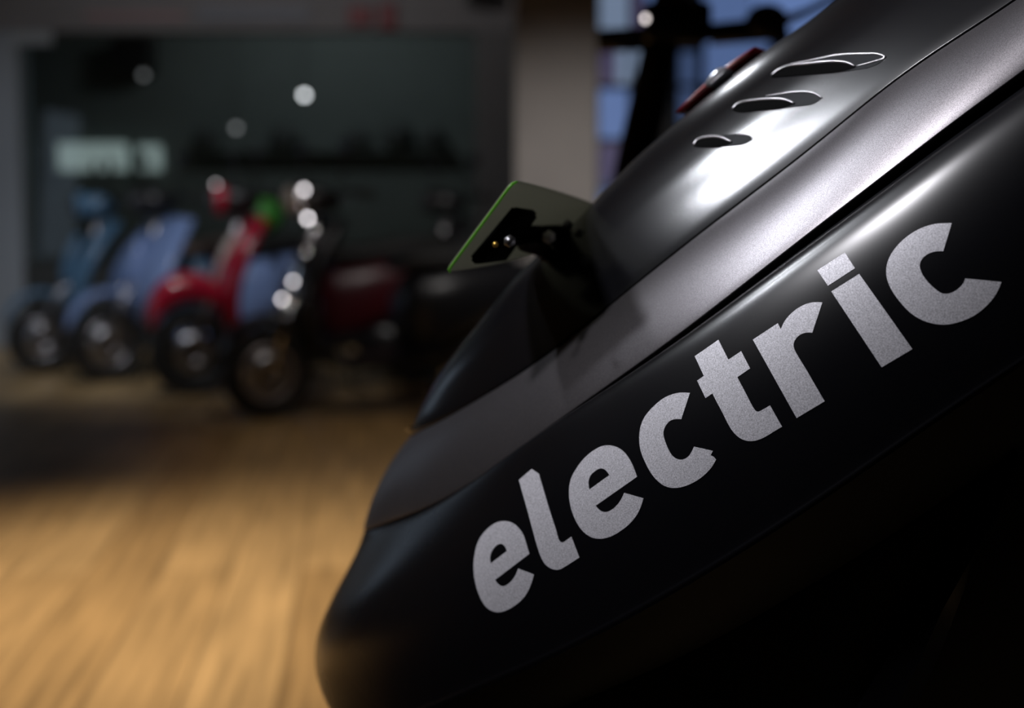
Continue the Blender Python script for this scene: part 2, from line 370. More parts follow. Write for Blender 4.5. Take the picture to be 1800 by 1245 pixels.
def scooter(name, style):
    """forward is +x, wheels touch z = 0"""
    t = empty(name)
    st = style; R = st.get('r', .21); wt = st.get('wt', .085); xf, xr = .64, -.62
    B = st['body']; B2 = st.get('body2', B)
    wheel(t, xf, R, wt, st.get('rim', M_STEEL), st.get('spokes', 5))
    wheel(t, xr, R, wt, st.get('rim', M_STEEL), st.get('spokes', 5))
    rk = st.get('rake', .27); hx, hz = xf - rk, 1.00                                         # head of the steering column
    bm = bmesh.new()
    for s in (-1, 1): add_tube(bm, [(xf, s * .065, R), (xf - .06, s * .065, R + .22), (hx + .09, s * .03, .68)], .017, 10)
    add_tube(bm, [(hx + .10, 0, .62), (hx - .02, 0, hz)], .024, 12)
    from_bm('fork', bm, st.get('fork', M_STEEL), t)
    # fender
    bm = bmesh.new(); secs = []
    a0, a1 = (st.get('fend', (20, 165)))
    for k in range(13):
        a = math.radians(a0 + (a1 - a0) * k / 12); q = math.sin(PI * k / 12)
        rr = R + .022 + st.get('fbulge', .02) * q
        secs.append(((xf + rr * math.cos(a), 0, R + rr * math.sin(a)), .045 + .030 * q + st.get('fw', 0), .010 + (.012 + st.get('fh', 0)) * q, a - PI / 2))
    add_loft(bm, secs, 18); from_bm('fender', bm, st.get('fend_m', B), t)
    # leg shield, curved board with depth
    if st.get('shield', True):
        bm = bmesh.new(); secs = []
        W = st.get('sw', .20)
        for k in range(15):
            u = k / 14; z = .30 + .62 * u; x = xf - .10 - (rk - .01) * u + .06 * math.sin(PI * u) - .12 * (1 - u) ** 3
            secs.append(((x, 0, z), W * (.55 + .45 * math.sin(PI * (.15 + .75 * u))), .045 + .015 * math.sin(PI * u), PI / 2 + .35))
        add_loft(bm, secs, 24, 2.4); from_bm('leg_shield', bm, B, t)
        bm = bmesh.new(); add_loft(bm, [((xf - .22, 0, .50), .05, .02, PI / 2), ((xf - .225, 0, .62), .07, .03, PI / 2), ((xf - .27, 0, .76), .045, .03, PI / 2), ((xf - .31, 0, .84), .02, .02, PI / 2)], 18)
        bmesh.ops.translate(bm, verts=bm.verts, vec=(.075, 0, 0)); from_bm('horn_cover', bm, st.get('badge', B2), t)
    # headset cowl + headlight
    bm = bmesh.new(); add_loft(bm, [((hx + .12, 0, hz + .01), .05, .045, .1), ((hx + .08, 0, hz + .02), .085, .07, .1), ((hx - .0, 0, hz + .02), .11, .07, 0), ((hx - .08, 0, hz + .01), .09, .045, 0)], 20)
    from_bm('headset_cowl', bm, st.get('cowl', B), t)
    bm = bmesh.new(); add_lathe(bm, [(.001, .155), (.05, .150), (.070, .135), (.078, .11), (.072, .08), (.04, .05), (.001, .045)], (hx, 0, hz + .02), 'X', 28)
    H = from_bm('headlight', bm, st.get('headm', M_BLK), t)
    bm = bmesh.new(); add_lathe(bm, [(.001, .175), (.035, .168), (.058, .150), (.058, .145)], (hx, 0, hz + .02), 'X', 24); from_bm('lens', bm, st.get('lens', mat('lamp_glass', (.05, .05, .055), .12, spec=.5)), H)
    # handlebar
    bm = bmesh.new(); add_tube(bm, [(hx - .12, -.33, hz + .04), (hx - .06, -.22, hz + .05), (hx, -.08, hz + .02), (hx, .08, hz + .02), (hx - .06, .22, hz + .05), (hx - .12, .33, hz + .04)], .012, 10)
    from_bm('handlebar', bm, M_BLK, t)
    for s in (-1, 1):
        bm = bmesh.new(); add_tube(bm, [(hx - .07, s * .23, hz + .05), (hx - .12, s * .34, hz + .04)], .019, 12); from_bm('grip', bm, M_RUB, t)
        if st.get('mirrors', True):
            bm = bmesh.new(); add_tube(bm, [(hx - .04, s * .17, hz + .05), (hx - .03, s * .21, hz + .16), (hx - .03, s * .24, hz + .22)], .006, 8)
            add_sphere(bm, (hx - .03, s * .25, hz + .26), .055, 18, (.28, 1.1, .8))
            from_bm('mirror', bm, st.get('mirror', M_BLK), t)
    # floorboard, tunnel
    bm = bmesh.new(); add_loft(bm, [((xf - .26, 0, .30), .13, .03, 0), ((xf - .36, 0, .25), .17, .03, 0), ((.02, 0, .24), .18, .032, 0), ((-.22, 0, .28), .16, .05, 0)], 20, 4)
    from_bm('floorboard', bm, st.get('floor', B2), t)
    # rear body
    k2 = st.get('rear', 1.0)
    bm = bmesh.new(); add_loft(bm, [((-.06, 0, .42), .10, .15, -.12), ((-.14, 0, .46), .15 * k2, .21, -.1), ((-.34, 0, .52), .185 * k2, .19, 0), ((-.60, 0, .58), .165 * k2, .14, .1), ((-.82, 0, .63), .10 * k2, .08, .2), ((-.90, 0, .65), .05, .04, .2)], 26, 2.8)
    from_bm('rear_body', bm, B2 if st.get('rear2') else B, t)
    bm = bmesh.new(); add_loft(bm, [((-.02, 0, .70), .06, .03, 0), ((-.08, 0, .725), .12, .05, 0), ((-.30, 0, .735), .145, .055, 0), ((-.46, 0, .765), .14, .055, 0), ((-.72, 0, .785), .12, .05, 0), ((-.80, 0, .785), .06, .03, 0)], 22, 3)
    from_bm('seat', bm, st.get('seat', M_RUB), t)
    bm = bmesh.new(); add_loft(bm, [((-.86, 0, .60), .07, .05, .2), ((-.93, 0, .61), .05, .035, .2)], 16); from_bm('tail_light', bm, M_RED, t)
    bm = bmesh.new(); add_loft(bm, [((-.28, 0, .27), .07, .09, 0), ((-.50, 0, .25), .075, .10, 0), ((-.66, 0, .22), .06, .07, 0)], 18); from_bm('motor_housing', bm, M_BLK, t)
    bm = bmesh.new()
    for s in (-1, 1): add_tube(bm, [(xr - .02, s * .10, .24), (xr + .06, s * .11, .50)], [.022, .022], 12)
    from_bm('shock_absorber', bm, M_STEEL, t)
    bm = bmesh.new()
    for s in (-1, 1): add_tube(bm, [(-.16, s * .07, .25), (-.20, s * .13, .012), (-.26, s * .13, .012)], .011, 8)
    from_bm('stand', bm, M_BLK, t)
    for i, (lx, ly, lz, lr, le) in enumerate(st.get('glints', [])):
        bm = bmesh.new(); add_sphere(bm, (lx, ly, lz), lr, 14); from_bm('glint_bead', bm, mat('glint_bead_%d' % int(le * 10), (1, 1, 1), .4, emit=(1, .95, .98), estr=le), t)  # glowing beads added in place of reflections on chrome
    return t
def place(t, px, py, head_deg, label, group='scooters parked in a row on the wooden floor', sc=1.0, cat='scooter'):
    """front wheel contact at the pixel; head_deg is the travel direction (0 = +x, 180 = -x)"""
    g = ground(px, py); h = math.radians(head_deg)
    t.scale = (sc,) * 3; t.rotation_euler = (0, 0, h)
    t.location = (g.x - .64 * sc * math.cos(h), g.y - .64 * sc * math.sin(h), 0)
    return tag(t, label, cat, group)
M_BLUE = mat('steel_blue_paint', (.10, .22, .36), .30, coat=.5); M_PERI = mat('periwinkle_paint', (.25, .36, .66), .30, coat=.5)
M_CRIM = mat('crimson_paint', (.42, .008, .035), .25, coat=.6); M_CREAM = mat('cream_badge', (.55, .50, .45), .4)
M_SEATB = mat('brown_seat', (.08, .05, .04), .5)
M_GRN = mat('bright_green_paint', (.06, .30, .04), .4)
b1 = scooter('retro_scooter', dict(body=M_BLUE, r=.21, rake=.36, seat=M_SEATB, fbulge=.05, rim=M_STEEL, headm=M_BLUE, mirrors=True, sw=.26))
place(b1, 76, 655, 206, 'steel blue retro scooter, leftmost of the row, by the pale wall', sc=.98)
b2 = scooter('retro_scooter', dict(body=M_PERI, r=.22, seat=M_RUB, fbulge=.05, sw=.38, rake=.33, rim=M_STEEL, fend_m=M_PERI, cowl=M_BLK))
place(b2, 190, 672, 218, 'periwinkle blue retro scooter with broad leg shield, second from the left', sc=1.0)
b3 = scooter('sport_scooter', dict(body=M_CRIM, r=.23, seat=M_RUB, fend=(30, 140), fbulge=.09, fw=.03, rim=M_BLK, badge=M_CREAM, headm=M_CRIM, cowl=M_BLK, floor=M_BLK, body2=mat('dark_crimson', (.05, .003, .007), .35), rear2=True, rear=.8, mirror=M_BLK, fh=.06, sw=.25, glints=[(.52, .09, 1.10, .010, 1.5)]))
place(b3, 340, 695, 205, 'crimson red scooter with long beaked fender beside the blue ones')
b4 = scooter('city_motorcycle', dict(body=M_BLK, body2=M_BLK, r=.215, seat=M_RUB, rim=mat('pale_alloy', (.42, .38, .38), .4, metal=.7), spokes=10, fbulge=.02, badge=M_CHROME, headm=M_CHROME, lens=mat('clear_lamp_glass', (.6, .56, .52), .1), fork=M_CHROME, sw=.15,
    glints=[(.50, .14, 1.06, .010, 7), (.48, .13, .93, .010, 9), (.57, .16, .645, .009, 6), (.62, .15, .565, .009, 7)]))
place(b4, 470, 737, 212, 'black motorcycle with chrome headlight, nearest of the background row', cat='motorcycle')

bm = bmesh.new(); hp = aty(500, 425, 8.62)
hp = b2.location + Vector((math.cos(math.radians(218)), math.sin(math.radians(218)), 0)) * -.36
gh = empty('helmet', (hp.x, hp.y, 0))
add_sphere(bm, (0, 0, 0), .115, 22, (1.1, 1, .95)); o = from_bm('shell', bm, M_GRN, gh); o.location = (0, 0, .84 + .095)
bm = bmesh.new(); add_sphere(bm, (-.045, -.03, -.005), .098, 18, (1, 1, .5)); o = from_bm('visor', bm, M_BLK, gh); o.location = (0, 0, .84 + .095)
tag(gh, 'bright green helmet resting on the seat of the periwinkle scooter', 'helmet')
b7 = scooter('sport_scooter', dict(body=M_BLK, r=.22, seat=M_RUB, rim=M_STEEL, headm=M_BLK))
place(b7, 720, 655, 214, 'all black scooter at the right end of the row, before the pillar')

# ------------------------------------------------------------------ kick scooter at the right, against the blue window
ks = empty('kick_scooter')
D = 2.15
pb = at(1108, 330, D); pt = at(1186, -40, D)
dz = (pt - pb) / (pt.z - pb.z)
base = pb + dz * (.13 - pb.z)
ks.location = (base.x, base.y, 0)
def L_(p): return Vector(p) - ks.location
bm = bmesh.new(); add_tube(bm, [L_(base), L_(pb + dz * .05), L_(pt)], [.034, .030, .024], 16); o = from_bm('stem', bm, M_BLK, ks)
c = at(1180, 62, D)
hl = at(1052, 72, D + .02); hr = at(1380, 50, D - .02)
bm = bmesh.new(); add_tube(bm, [L_(hl), L_(c), L_(hr)], .0125, 14); from_bm('handlebar', bm, M_BLK, ks)
for a, b_ in ((at(1052, 72, D + .02), at(1130, 68, D + .01)), (at(1250, 60, D), at(1385, 48, D - .02))):
    bm = bmesh.new(); add_tube(bm, [L_(a), L_(b_)], [.0165, .018], 14); from_bm('grip', bm, M_RUB, ks)
bm = bmesh.new(); add_sphere(bm, L_(at(1348, 38, D - .02)), .03, 18, (1.1, .8, .9)); from_bm('throttle_housing', bm, M_RUB, ks)
bm = bmesh.new(); add_tube(bm, [L_(at(1370, 40, D - .03)), L_(at(1420, 20, D - .05)), L_(at(1475, -8, D - .08))], [.008, .006, .006], 8); from_bm('brake_lever', bm, M_BLK, ks)
bm = bmesh.new(); add_box(bm, L_(at(1190, 40, D - .03)), (.10, .05, .06), bev=.012); from_bm('display', bm, M_BLK, ks)
bm = bmesh.new(); add_sphere(bm, L_(at(1135, 33, D - .05)), .0045, 12); from_bm('indicator', bm, mat('white_indicator', (1, 1, 1), .4, emit=(1, .9, .88), estr=3.0), ks)
# deck and wheels (deck runs away from the camera, to the right)
dv = Vector((.55, .835, 0)).normalized()
bl = L_(base)
bm = bmesh.new(); rz = Matrix.Rotation(math.atan2(dv.y, dv.x), 3, 'Z')
add_box(bm, bl + dv * .42 + Vector((0, 0, -.02)), (.70, .16, .04), rz, .012); from_bm('deck', bm, M_BLK, ks)
bm = bmesh.new()
for s in (-1, 1):
    sv = Vector((-dv.y, dv.x, 0)) * s * .05
    add_tube(bm, [bl + sv + Vector((0, 0, .06)), bl + sv - dv * .05 + Vector((0, 0, -.03))], .012, 8)
    add_tube(bm, [bl + sv + dv * .72 + Vector((0, 0, -.02)), bl + sv + dv * .85 + Vector((0, 0, -.03))], .012, 8)
add_box(bm, bl + Vector((0, 0, .05)), (.14, .14, .03), rz, .008)
from_bm('fork', bm, M_BLK, ks)
for q in (-.05, .85):
    W = wheel(ks, 0, .10, .05, M_STEEL, 5, .03)
    W.location = bl + dv * q; W.location.z = .10; W.rotation_euler = (0, 0, math.atan2(dv.y, dv.x))
tag(ks, 'black kick scooter with wide handlebar standing before the blue window', 'kick scooter')

# ================================================================== THE BLACK SCOOTER IN FRONT
NP = Vector((.47, .88, 0)).normalized(); D0 = .880           # its mid plane
def mirror(p): return p - 2 * (np.dot(p, np.array(NP)) - D0) * np.array(NP)
NS = 180
def cubic_spline(P, n):
    P = np.array(P, float); k = len(P)
    d = np.linalg.norm(np.diff(P, axis=0), axis=1) ** .75; s = np.concatenate([[0], np.cumsum(d)])
    h = np.diff(s); A = np.zeros((k, k)); r = np.zeros((k, 3)); A[0, 0] = A[-1, -1] = 1
    for i in range(1, k - 1):
        A[i, i - 1] = h[i - 1]; A[i, i] = 2 * (h[i - 1] + h[i]); A[i, i + 1] = h[i]
        r[i] = 6 * ((P[i + 1] - P[i]) / h[i] - (P[i] - P[i - 1]) / h[i - 1])
    M = np.linalg.solve(A, r)
    def ev(x):
        i = np.clip(np.searchsorted(s, x) - 1, 0, k - 2); hi = h[i][:, None]; a = (s[i + 1] - x)[:, None]; b = (x - s[i])[:, None]
        return (M[i] * a ** 3 + M[i + 1] * b ** 3) / (6 * hi) + (P[i] / hi - M[i] * hi / 6) * a + (P[i + 1] / hi - M[i + 1] * hi / 6) * b
    x = np.linspace(0, s[-1], 4 * n); Q = ev(x)
    L = np.concatenate([[0], np.cumsum(np.linalg.norm(np.diff(Q, axis=0), axis=1))])
    xs = np.interp(np.linspace(0, L[-1], n), L, x)
    return ev(xs)
def gsm(Q, sig):
    if sig <= 0: return Q
    n = int(sig * 3) + 1; k = np.exp(-.5 * (np.arange(-n, n + 1) / sig) ** 2); k /= k.sum()
    pad0 = 2 * Q[0] - Q[1:n + 1][::-1]; pad1 = 2 * Q[-1] - Q[-n - 1:-1][::-1]
    E = np.vstack([pad0, Q, pad1])
    return np.stack([np.convolve(E[:, j], k, 'valid') for j in range(3)], 1)
def belt(pts, sig=4.0, nose=(.2, .98), dz=0.0):
    """rear end -> nose silhouette; goes on round the nose to the mid plane; returns NS samples, last on the mid plane"""
    V = [np.array(at(*p)) for p in pts]
    s = V[-1]; dirv = np.array([nose[0], nose[1], 0]); a = (D0 - np.dot(s, np.array(NP))) / np.dot(dirv, np.array(NP))
    c = s + dirv * a; c[2] += dz
    V = V + [c]
    F = V + [mirror(v) for v in V[:-1]][::-1]
    Q = gsm(cubic_spline(F, 2 * NS - 1), sig)
    H = Q[:NS].copy(); H[-1] -= (np.dot(H[-1], np.array(NP)) - D0) * np.array(NP)
    return H
A_ = belt([(2150, -290, .645), (1950, -130, .660), (1780, 0, .672), (1600, 117, .690), (1440, 246, .709), (1330, 331, .723), (1180, 446, .745), (1080, 527, .765), (940, 636, .802), (850, 692, .838), (780, 733, .882), (742, 752, .922), (722, 764, .968)])
B_ = belt([(2150, -150, .632), (1950, 5, .635), (1800, 122, .640), (1700, 194, .645), (1565, 298, .655), (1400, 425, .670), (1242, 549, .690), (1130, 632, .711), (974, 742, .749), (928, 775, .765), (856, 828, .795), (765, 884, .842), (720, 903, .874), (680, 917, .915), (637, 930, .968)])
D_ = belt([(2150, 400, .615), (1950, 540, .616), (1800, 640, .619), (1635, 750, .629), (1444, 882, .645), (1311, 968, .661), (1164, 1056, .685), (1000, 1143, .722), (920, 1180, .745), (837, 1215, .772), (769, 1245, .800), (700, 1272, .836), (648, 1295, .880), (616, 1308, .94)])
E_ = belt([(2150, 570, .655), (1950, 700, .655), (1791, 800, .660), (1702, 849, .665), (1622, 904, .671), (1444, 1017, .688), (1284, 1110, .710), (1191, 1158, .727), (1089, 1203, .748), (1000, 1240, .772), (900, 1276, .806), (780, 1312, .860), (696, 1333, .915), (656, 1343, .958)])
S_pts = [(1790, -290, .825), (1620, -140, .832), (1470, 0, .840), (1330, 97, .850), (1209, 196, .862), (1135, 260, .874), (1084, 310, .883), (1032, 368, .893), (975, 420, .905), (933, 456, .915), (888, 515, .928), (850, 563, .938), (808, 616, .950), (770, 676, .960), (742, 726, .966), (724, 762, .969)]
Sv = [np.array(at(*p)) for p in S_pts]
S_ = gsm(cubic_spline(Sv + [A_[-1]], NS), 3.0)
npv = np.array(NP)
T_ = S_ + npv * ((D0 - S_ @ npv)[:, None])
T_[:, 2] -= .004
UPT = .030                                     # the crown is carried a little above the shoulder line
A3 = A_
for k in range(NS): pass

def normals(G):
    du = np.gradient(G, axis=0); dv = np.gradient(G, axis=1); n = np.cross(du, dv)
    return n / (np.linalg.norm(n, axis=2, keepdims=True) + 1e-12)
CEN = np.array(at(1300, 900, .98))
def outward(G):
    n = normals(G); mid = n[n.shape[0] // 2, n.shape[1] // 2]; p = G[G.shape[0] // 2, G.shape[1] // 2]
    if np.dot(mid, p - CEN) < 0: n = -n
    return n
def grid_mesh(name, G, m, parent):
    R_, K, _ = G.shape
    me = bpy.data.meshes.new(name)
    vs = [tuple(v) for v in G.reshape(-1, 3)]
    fs = [(i * K + j, i * K + j + 1, (i + 1) * K + j + 1, (i + 1) * K + j) for i in range(R_ - 1) for j in range(K - 1)]
    me.from_pydata(vs, [], fs); me.update()
    bm = bmesh.new(); bm.from_mesh(me); bmesh.ops.remove_doubles(bm, verts=bm.verts, dist=1e-6); bmesh.ops.recalc_face_normals(bm, faces=bm.faces)
    bm.to_mesh(me); bm.free()
    return link_mesh(name, me, m, parent)
def full(G):                                   # add the far side of a belt
    return np.concatenate([G, np.stack([[mirror(p) for p in row[:-1]][::-1] for row in G])], axis=1)
def lip(G, top=True, bot=True, r=.0007, depth=.005):
    """rounded, inward turned edges along the first / last row"""
    n = outward(G); rows = list(G); 
    def edge(i, sgn):
        g = G[i]; nn = n[i]; t = G[i] - G[i + sgn]; t /= np.linalg.norm(t, axis=1, keepdims=True) + 1e-12
        out = []
        for a in (20, 45, 70, 90):
            q = math.radians(a); out.append(g + t * r * math.sin(q) - nn * r * (1 - math.cos(q)))
        out.append(g + t * r - nn * depth)
        return out
    if top: rows = edge(0, 1)[::-1] + rows
    if bot: rows = rows + edge(-1, -1)
    return np.stack(rows)
def hcomp(n):                                  # direction across the body for bulges
    return n
tt = np.linspace(0, 1, NS)                     # 0 rear end, 1 nose

escoot = empty('electric_scooter', (.30, .62, 0))
def child(o): child_world(o, escoot); return o

# upper panel: shoulder line A -> crown S -> mid plane T
rows = []
NR = 34
for i in range(NR):
    f = i / (NR - 1)
    lin = A_ * (1 - f) + S_ * f
    dS = S_ - A_; up = dS - (dS @ npv)[:, None] * npv
    g = .5 * f * (1 - f) + .9 * f * (1 - f) ** 2
    rows.append(lin + up * g)
for f in (.2, .4, .6, .8, 1.0):
    rows.append(S_ * (1 - f) + T_ * f)
U = np.stack(rows)
# keep a hair gap to the stripe
gapA = .0026
dA = U[1] - U[0]; U[0] = U[0] + 0 * dA
Uf = np.concatenate([U, np.stack([[mirror(p) for p in r] for r in U[:-1]])[::-1]], axis=0)
# smooth across the crown
for _ in range(10):
    Uf[8:-8] = .5 * Uf[8:-8] + .25 * (Uf[7:-9] + Uf[9:-7])
grid_U = Uf
upper = child(grid_mesh('upper_panel', lip(Uf, True, True, .0006), M_UP, None))

# stripe between A and B
rows = []
nB = normals(np.stack([A_, B_])); 
if np.dot(nB[0, 60], A_[60] - CEN) < 0: nB = -nB
dAB = B_ - A_; wAB = np.linalg.norm(dAB, axis=1, keepdims=True)
for i in range(15):
    f = i / 14
    st_ = A_ + dAB * (gapA / wAB) * 1.0
    rows.append(st_ * (1 - f) + B_ * f + nB[0] * (.0042 * 4 * f * (1 - f)))
stripe = child(grid_mesh('trim_stripe', full(lip(np.stack(rows), True, True, .0006)), M_STRIPE, None))

# side panel between B (with its gap) and D
nD = normals(np.stack([B_, D_]))
if np.dot(nD[0, 60], B_[60] - CEN) < 0: nD = -nD
nD = nD[0]
nD = gsm(nD, 8); nD /= np.linalg.norm(nD, axis=1, keepdims=True)
dBD = D_ - B_; wBD = np.linalg.norm(dBD, axis=1, keepdims=True)
gapB = (.0026 + .0085 * np.clip((.5 - tt) / .5, 0, 1))[:, None]
noseb = np.clip((tt - .55) / .45, 0, 1)[:, None]
wn = np.clip((tt - .40) / .50, 0, 1)[:, None]; wn = wn * wn * (3 - 2 * wn)
amp = .016 * (1 - wn) + .030 * wn
rows = []
FR = [float(x) for x in np.linspace(0, 1, 56) ** 1.8 if x < .955] + [.965, .976, .984, .992, 1.0]
tau = (.016 + .05 * np.clip((.55 - tt) / .55, 0, 1))[:, None]
for f in FR:
    e = ((.55 * (1 - np.exp(-f / tau)) * (1 - f ** 3) + .5 * math.sin(PI * f ** .85)) * (1 - wn) + math.sin(PI * f ** 1.36) * wn) if 0 < f < 1 else 0
    st_ = B_ + dBD * (gapB / wBD)
    rows.append(st_ * (1 - f) + D_ * f + nD * (amp * e + .0007 * math.exp(-((f - .984) / .007) ** 2)))
SIDE = np.stack(rows)
side = child(grid_mesh('side_panel', full(lip(SIDE, True, False, .0007)), M_SIDE, None))

# valance under the ridge D -> E, then the grained lower body
rows = []
for i in range(9):
    f = i / 8; rows.append(D_ * (1 - f) + E_ * f + np.array([0, 0, -.004]) * math.sin(PI * f))
val = child(grid_mesh('valance', full(lip(np.stack(rows), False, True, .0007)), M_LOW, None))
F_ = E_.copy(); away = npv * .06
F_ = E_ + away * (1 - .5 * noseb) + np.array([0, 0, -.20]) + np.array([.05, -.03, 0]) * noseb
F_[-1] -= (F_[-1] @ npv - D0) * npv
E2 = E_ + np.array([0, 0, -.0022]) + npv * .001; E2[-1] = E2[-1] - (E2[-1] @ npv - D0) * npv
rows = []
for i in range(15):
    f = i / 14; rows.append(E2 * (1 - f) + F_ * f - npv * .012 * math.sin(PI * f) * (1 - noseb * .9))
LOW = np.stack(rows)
low = child(grid_mesh('lower_body', full(lip(LOW, True, True, .0007)), M_LOW, None))
# inner shell closing the gaps
def inset(P, n, d): return P - n * d
cA = np.array(at(1300, 700, .88))
def shrink(P, d, c=None):
    v = npv * 1.0; q = np.clip(((D0 - P @ npv) / .2), 0, 1)[:, None]
    return P + v * d * q + np.array([.0, 0, -d * .5])
rows = [shrink(T_, .010), shrink(S_, .010), shrink(A_ * .5 + S_ * .5, .010), shrink(A_, .009), shrink(B_, .008), shrink(B_ + dBD * .1 + nD * .006, .010), shrink(D_, .014), shrink(E_, .010), shrink(LOW[7], .012), shrink(F_, .01)]
child(grid_mesh('inner_shell', full(np.stack(rows)), M_DARK, None))
# rear bulkhead closing the open end
ring = [U[-1][0], U[20][0], U[10][0], A_[0], B_[0], SIDE[30][0], D_[0], E_[0], F_[0]]
ring = ring + [mirror(p) for p in ring][::-1]
bm = bmesh.new(); vs = [bm.verts.new(tuple(p)) for p in ring]; 
cc = bm.verts.new(tuple(np.mean(ring, axis=0)))
for i in range(len(vs)):
    bm.faces.new((vs[i], vs[(i + 1) % len(vs)], cc))
child(from_bm('rear_bulkhead', bm, M_DARK, None))

# ---------------- projection of small shapes onto panels
def bvh(o):
    me = o.data; return BVHTree.FromPolygons([v.co.copy() for v in me.vertices], [tuple(p.vertices) for p in me.polygons])
# meshes were built in world space (parent inverse undoes the empty's place)
BV_S = bvh(side); BV_U = bvh(upper); BV_L = bvh(low)
def hit(bv, px, py, off=0.0):
    d = ray(px, py).normalized(); p, n, i, _ = bv.ray_cast(CAM, d)
    if p is None: return None
    if n.dot(d) > 0: n = -n
    return p + n * off
def smooth_path(pts):
    """pts: (x, y, corner?) closed outline -> dense list"""
    k0 = next(i for i, p in enumerate(pts) if len(p) > 2); pts = pts[k0:] + pts[:k0]; n = len(pts)
    runs = []; cur = [pts[0]]
    for p in pts[1:] + [pts[0]]:
        cur.append(p)
        if len(p) > 2: runs.append(cur); cur = [p]
    out = []
    for r in runs:
        q = [np.array(p[:2], float) for p in r]
        if len(q) == 2:
            m_ = max(1, int(np.linalg.norm(q[1] - q[0]) / 25))
            out += [q[0] + (q[1] - q[0]) * i / m_ for i in range(m_)]; continue
        P3 = np.array([[a[0], a[1], 0] for a in q])
        out += [v[:2] for v in cubic_spline(P3, len(q) * 5)[:-1]]
    return out
def decal(name, outlines, sc, off, bv, m, lift=.00025, step=5.0, holes=()):
    loops = []
    for o in outlines:
        loops.append([(off[0] + p[0] * sc, off[1] + p[1] * sc) for p in smooth_path(o)])
    hl = [[(off[0] + p[0] * sc, off[1] + p[1] * sc) for p in smooth_path(o)] for o in holes]
    verts = []; edges = []; faces = []
    for lp in loops + hl:
        b0 = len(verts); verts += [Vector(p) for p in lp]; edges += [(b0 + i, b0 + (i + 1) % len(lp)) for i in range(len(lp))]
    def inside(x, y, lp):
        c_ = False; j = len(lp) - 1
        for i in range(len(lp)):
            xi, yi = lp[i]; xj, yj = lp[j]
            if (yi > y) != (yj > y) and x < (xj - xi) * (y - yi) / (yj - yi) + xi: c_ = not c_
            j = i
        return c_
    def ok(x, y): return any(inside(x, y, l) for l in loops) and not any(inside(x, y, h) for h in hl)
    xs = [v.x for v in verts]; ys = [v.y for v in verts]
    x = min(xs) + step / 2
    nb = len(verts); bp = np.array([[v.x, v.y] for v in verts])
    while x < max(xs):
        y = min(ys) + step / 2
        while y < max(ys):
            if ok(x, y) and np.min(np.sum((bp[:nb] - [x, y]) ** 2, axis=1)) > (step * .45) ** 2: verts.append(Vector((x, y)))
            y += step
        x += step
    v2, e2, f2, *_ = delaunay_2d_cdt(verts, edges, [], 0, 1e-6)
    bm = bmesh.new(); vv = []
    for v in v2:
        p = hit(bv, v.x, v.y, lift); vv.append(bm.verts.new(p) if p is not None else None)
    for f in f2:
        cx = sum(v2[i].x for i in f) / len(f); cy = sum(v2[i].y for i in f) / len(f)
        if ok(cx, cy) and all(vv[i] for i in f):
            try: bm.faces.new([vv[i] for i in f])
            except ValueError: pass
    for v in [v for v in bm.verts if not v.link_faces]: bm.verts.remove(v)
    # thickness: side walls down to the panel
    be = [e for e in bm.edges if len(e.link_faces) == 1]
    r = bmesh.ops.extrude_edge_only(bm, edges=be)
    for v in [g for g in r['geom'] if isinstance(g, bmesh.types.BMVert)]:
        d = (v.co - CAM).normalized(); p, n_, i_, _ = bv.find_nearest(v.co)
        if p is not None: v.co = p
    me = bpy.data.meshes.new(name); bmesh.ops.recalc_face_normals(bm, faces=bm.faces)
    bm.to_mesh(me); bm.free(); o = link_mesh(name, me, m, None); me.set_sharp_from_angle(angle=math.radians(40))
    return child(o)
c_ = 1
K1 = 200 / 1245; K2 = 220 / 1245
e1 = [(690, 460, 1), (315, 745, 1), (345, 790), (395, 815), (450, 795), (505, 745), (545, 680), (568, 622, 1), (740, 688, 1), (720, 760), (680, 860), (610, 960), (510, 1040), (420, 1085), (345, 1098), (270, 1080), (200, 1020), (145, 920), (108, 810), (85, 690), (81, 570), (95, 450), (125, 340), (175, 250), (250, 170), (340, 115), (430, 102), (510, 125), (570, 175), (620, 245), (655, 340)]
h1 = [(268, 565, 1), (262, 500), (280, 435), (320, 380), (380, 350), (425, 380), (445, 430, 1)]
l1 = [(78, 275, 1), (218, 155, 1), (295, 205, 1), (365, 440), (445, 700), (500, 875), (520, 938), (545, 960), (580, 945, 1), (652, 893, 1), (740, 1122, 1), (652, 1178), (582, 1222), (512, 1255), (442, 1247), (372, 1202), (327, 1132), (292, 1042), (225, 805), (150, 530)]
e2 = [(873, 425, 1), (420, 742, 1), (455, 785), (515, 812), (580, 795), (645, 745), (700, 670), (732, 602, 1), (943, 662, 1), (915, 750), (865, 850), (790, 940), (690, 1020), (580, 1080), (460, 1103), (370, 1085), (280, 1020), (210, 920), (160, 800), (132, 670), (130, 560), (150, 450), (200, 350), (280, 240), (380, 150), (480, 95), (570, 82), (660, 105), (730, 155), (785, 225), (830, 310)]
h2 = [(352, 565, 1), (342, 500), (355, 430), (405, 370), (480, 335), (530, 355), (570, 408, 1)]
c1 = [(705, 130, 1), (610, 418, 1), (550, 418), (490, 435), (440, 490), (415, 560), (430, 650), (470, 750), (530, 835), (595, 860), (660, 845), (710, 795), (748, 718, 1), (955, 765, 1), (930, 812, 1), (965, 830, 1), (990, 860, 1), (950, 930), (870, 1020), (770, 1095), (650, 1150), (550, 1170), (450, 1157), (370, 1110), (280, 1010), (215, 890), (165, 760), (150, 620), (165, 500), (215, 385), (300, 285), (400, 200), (500, 150), (600, 128)]
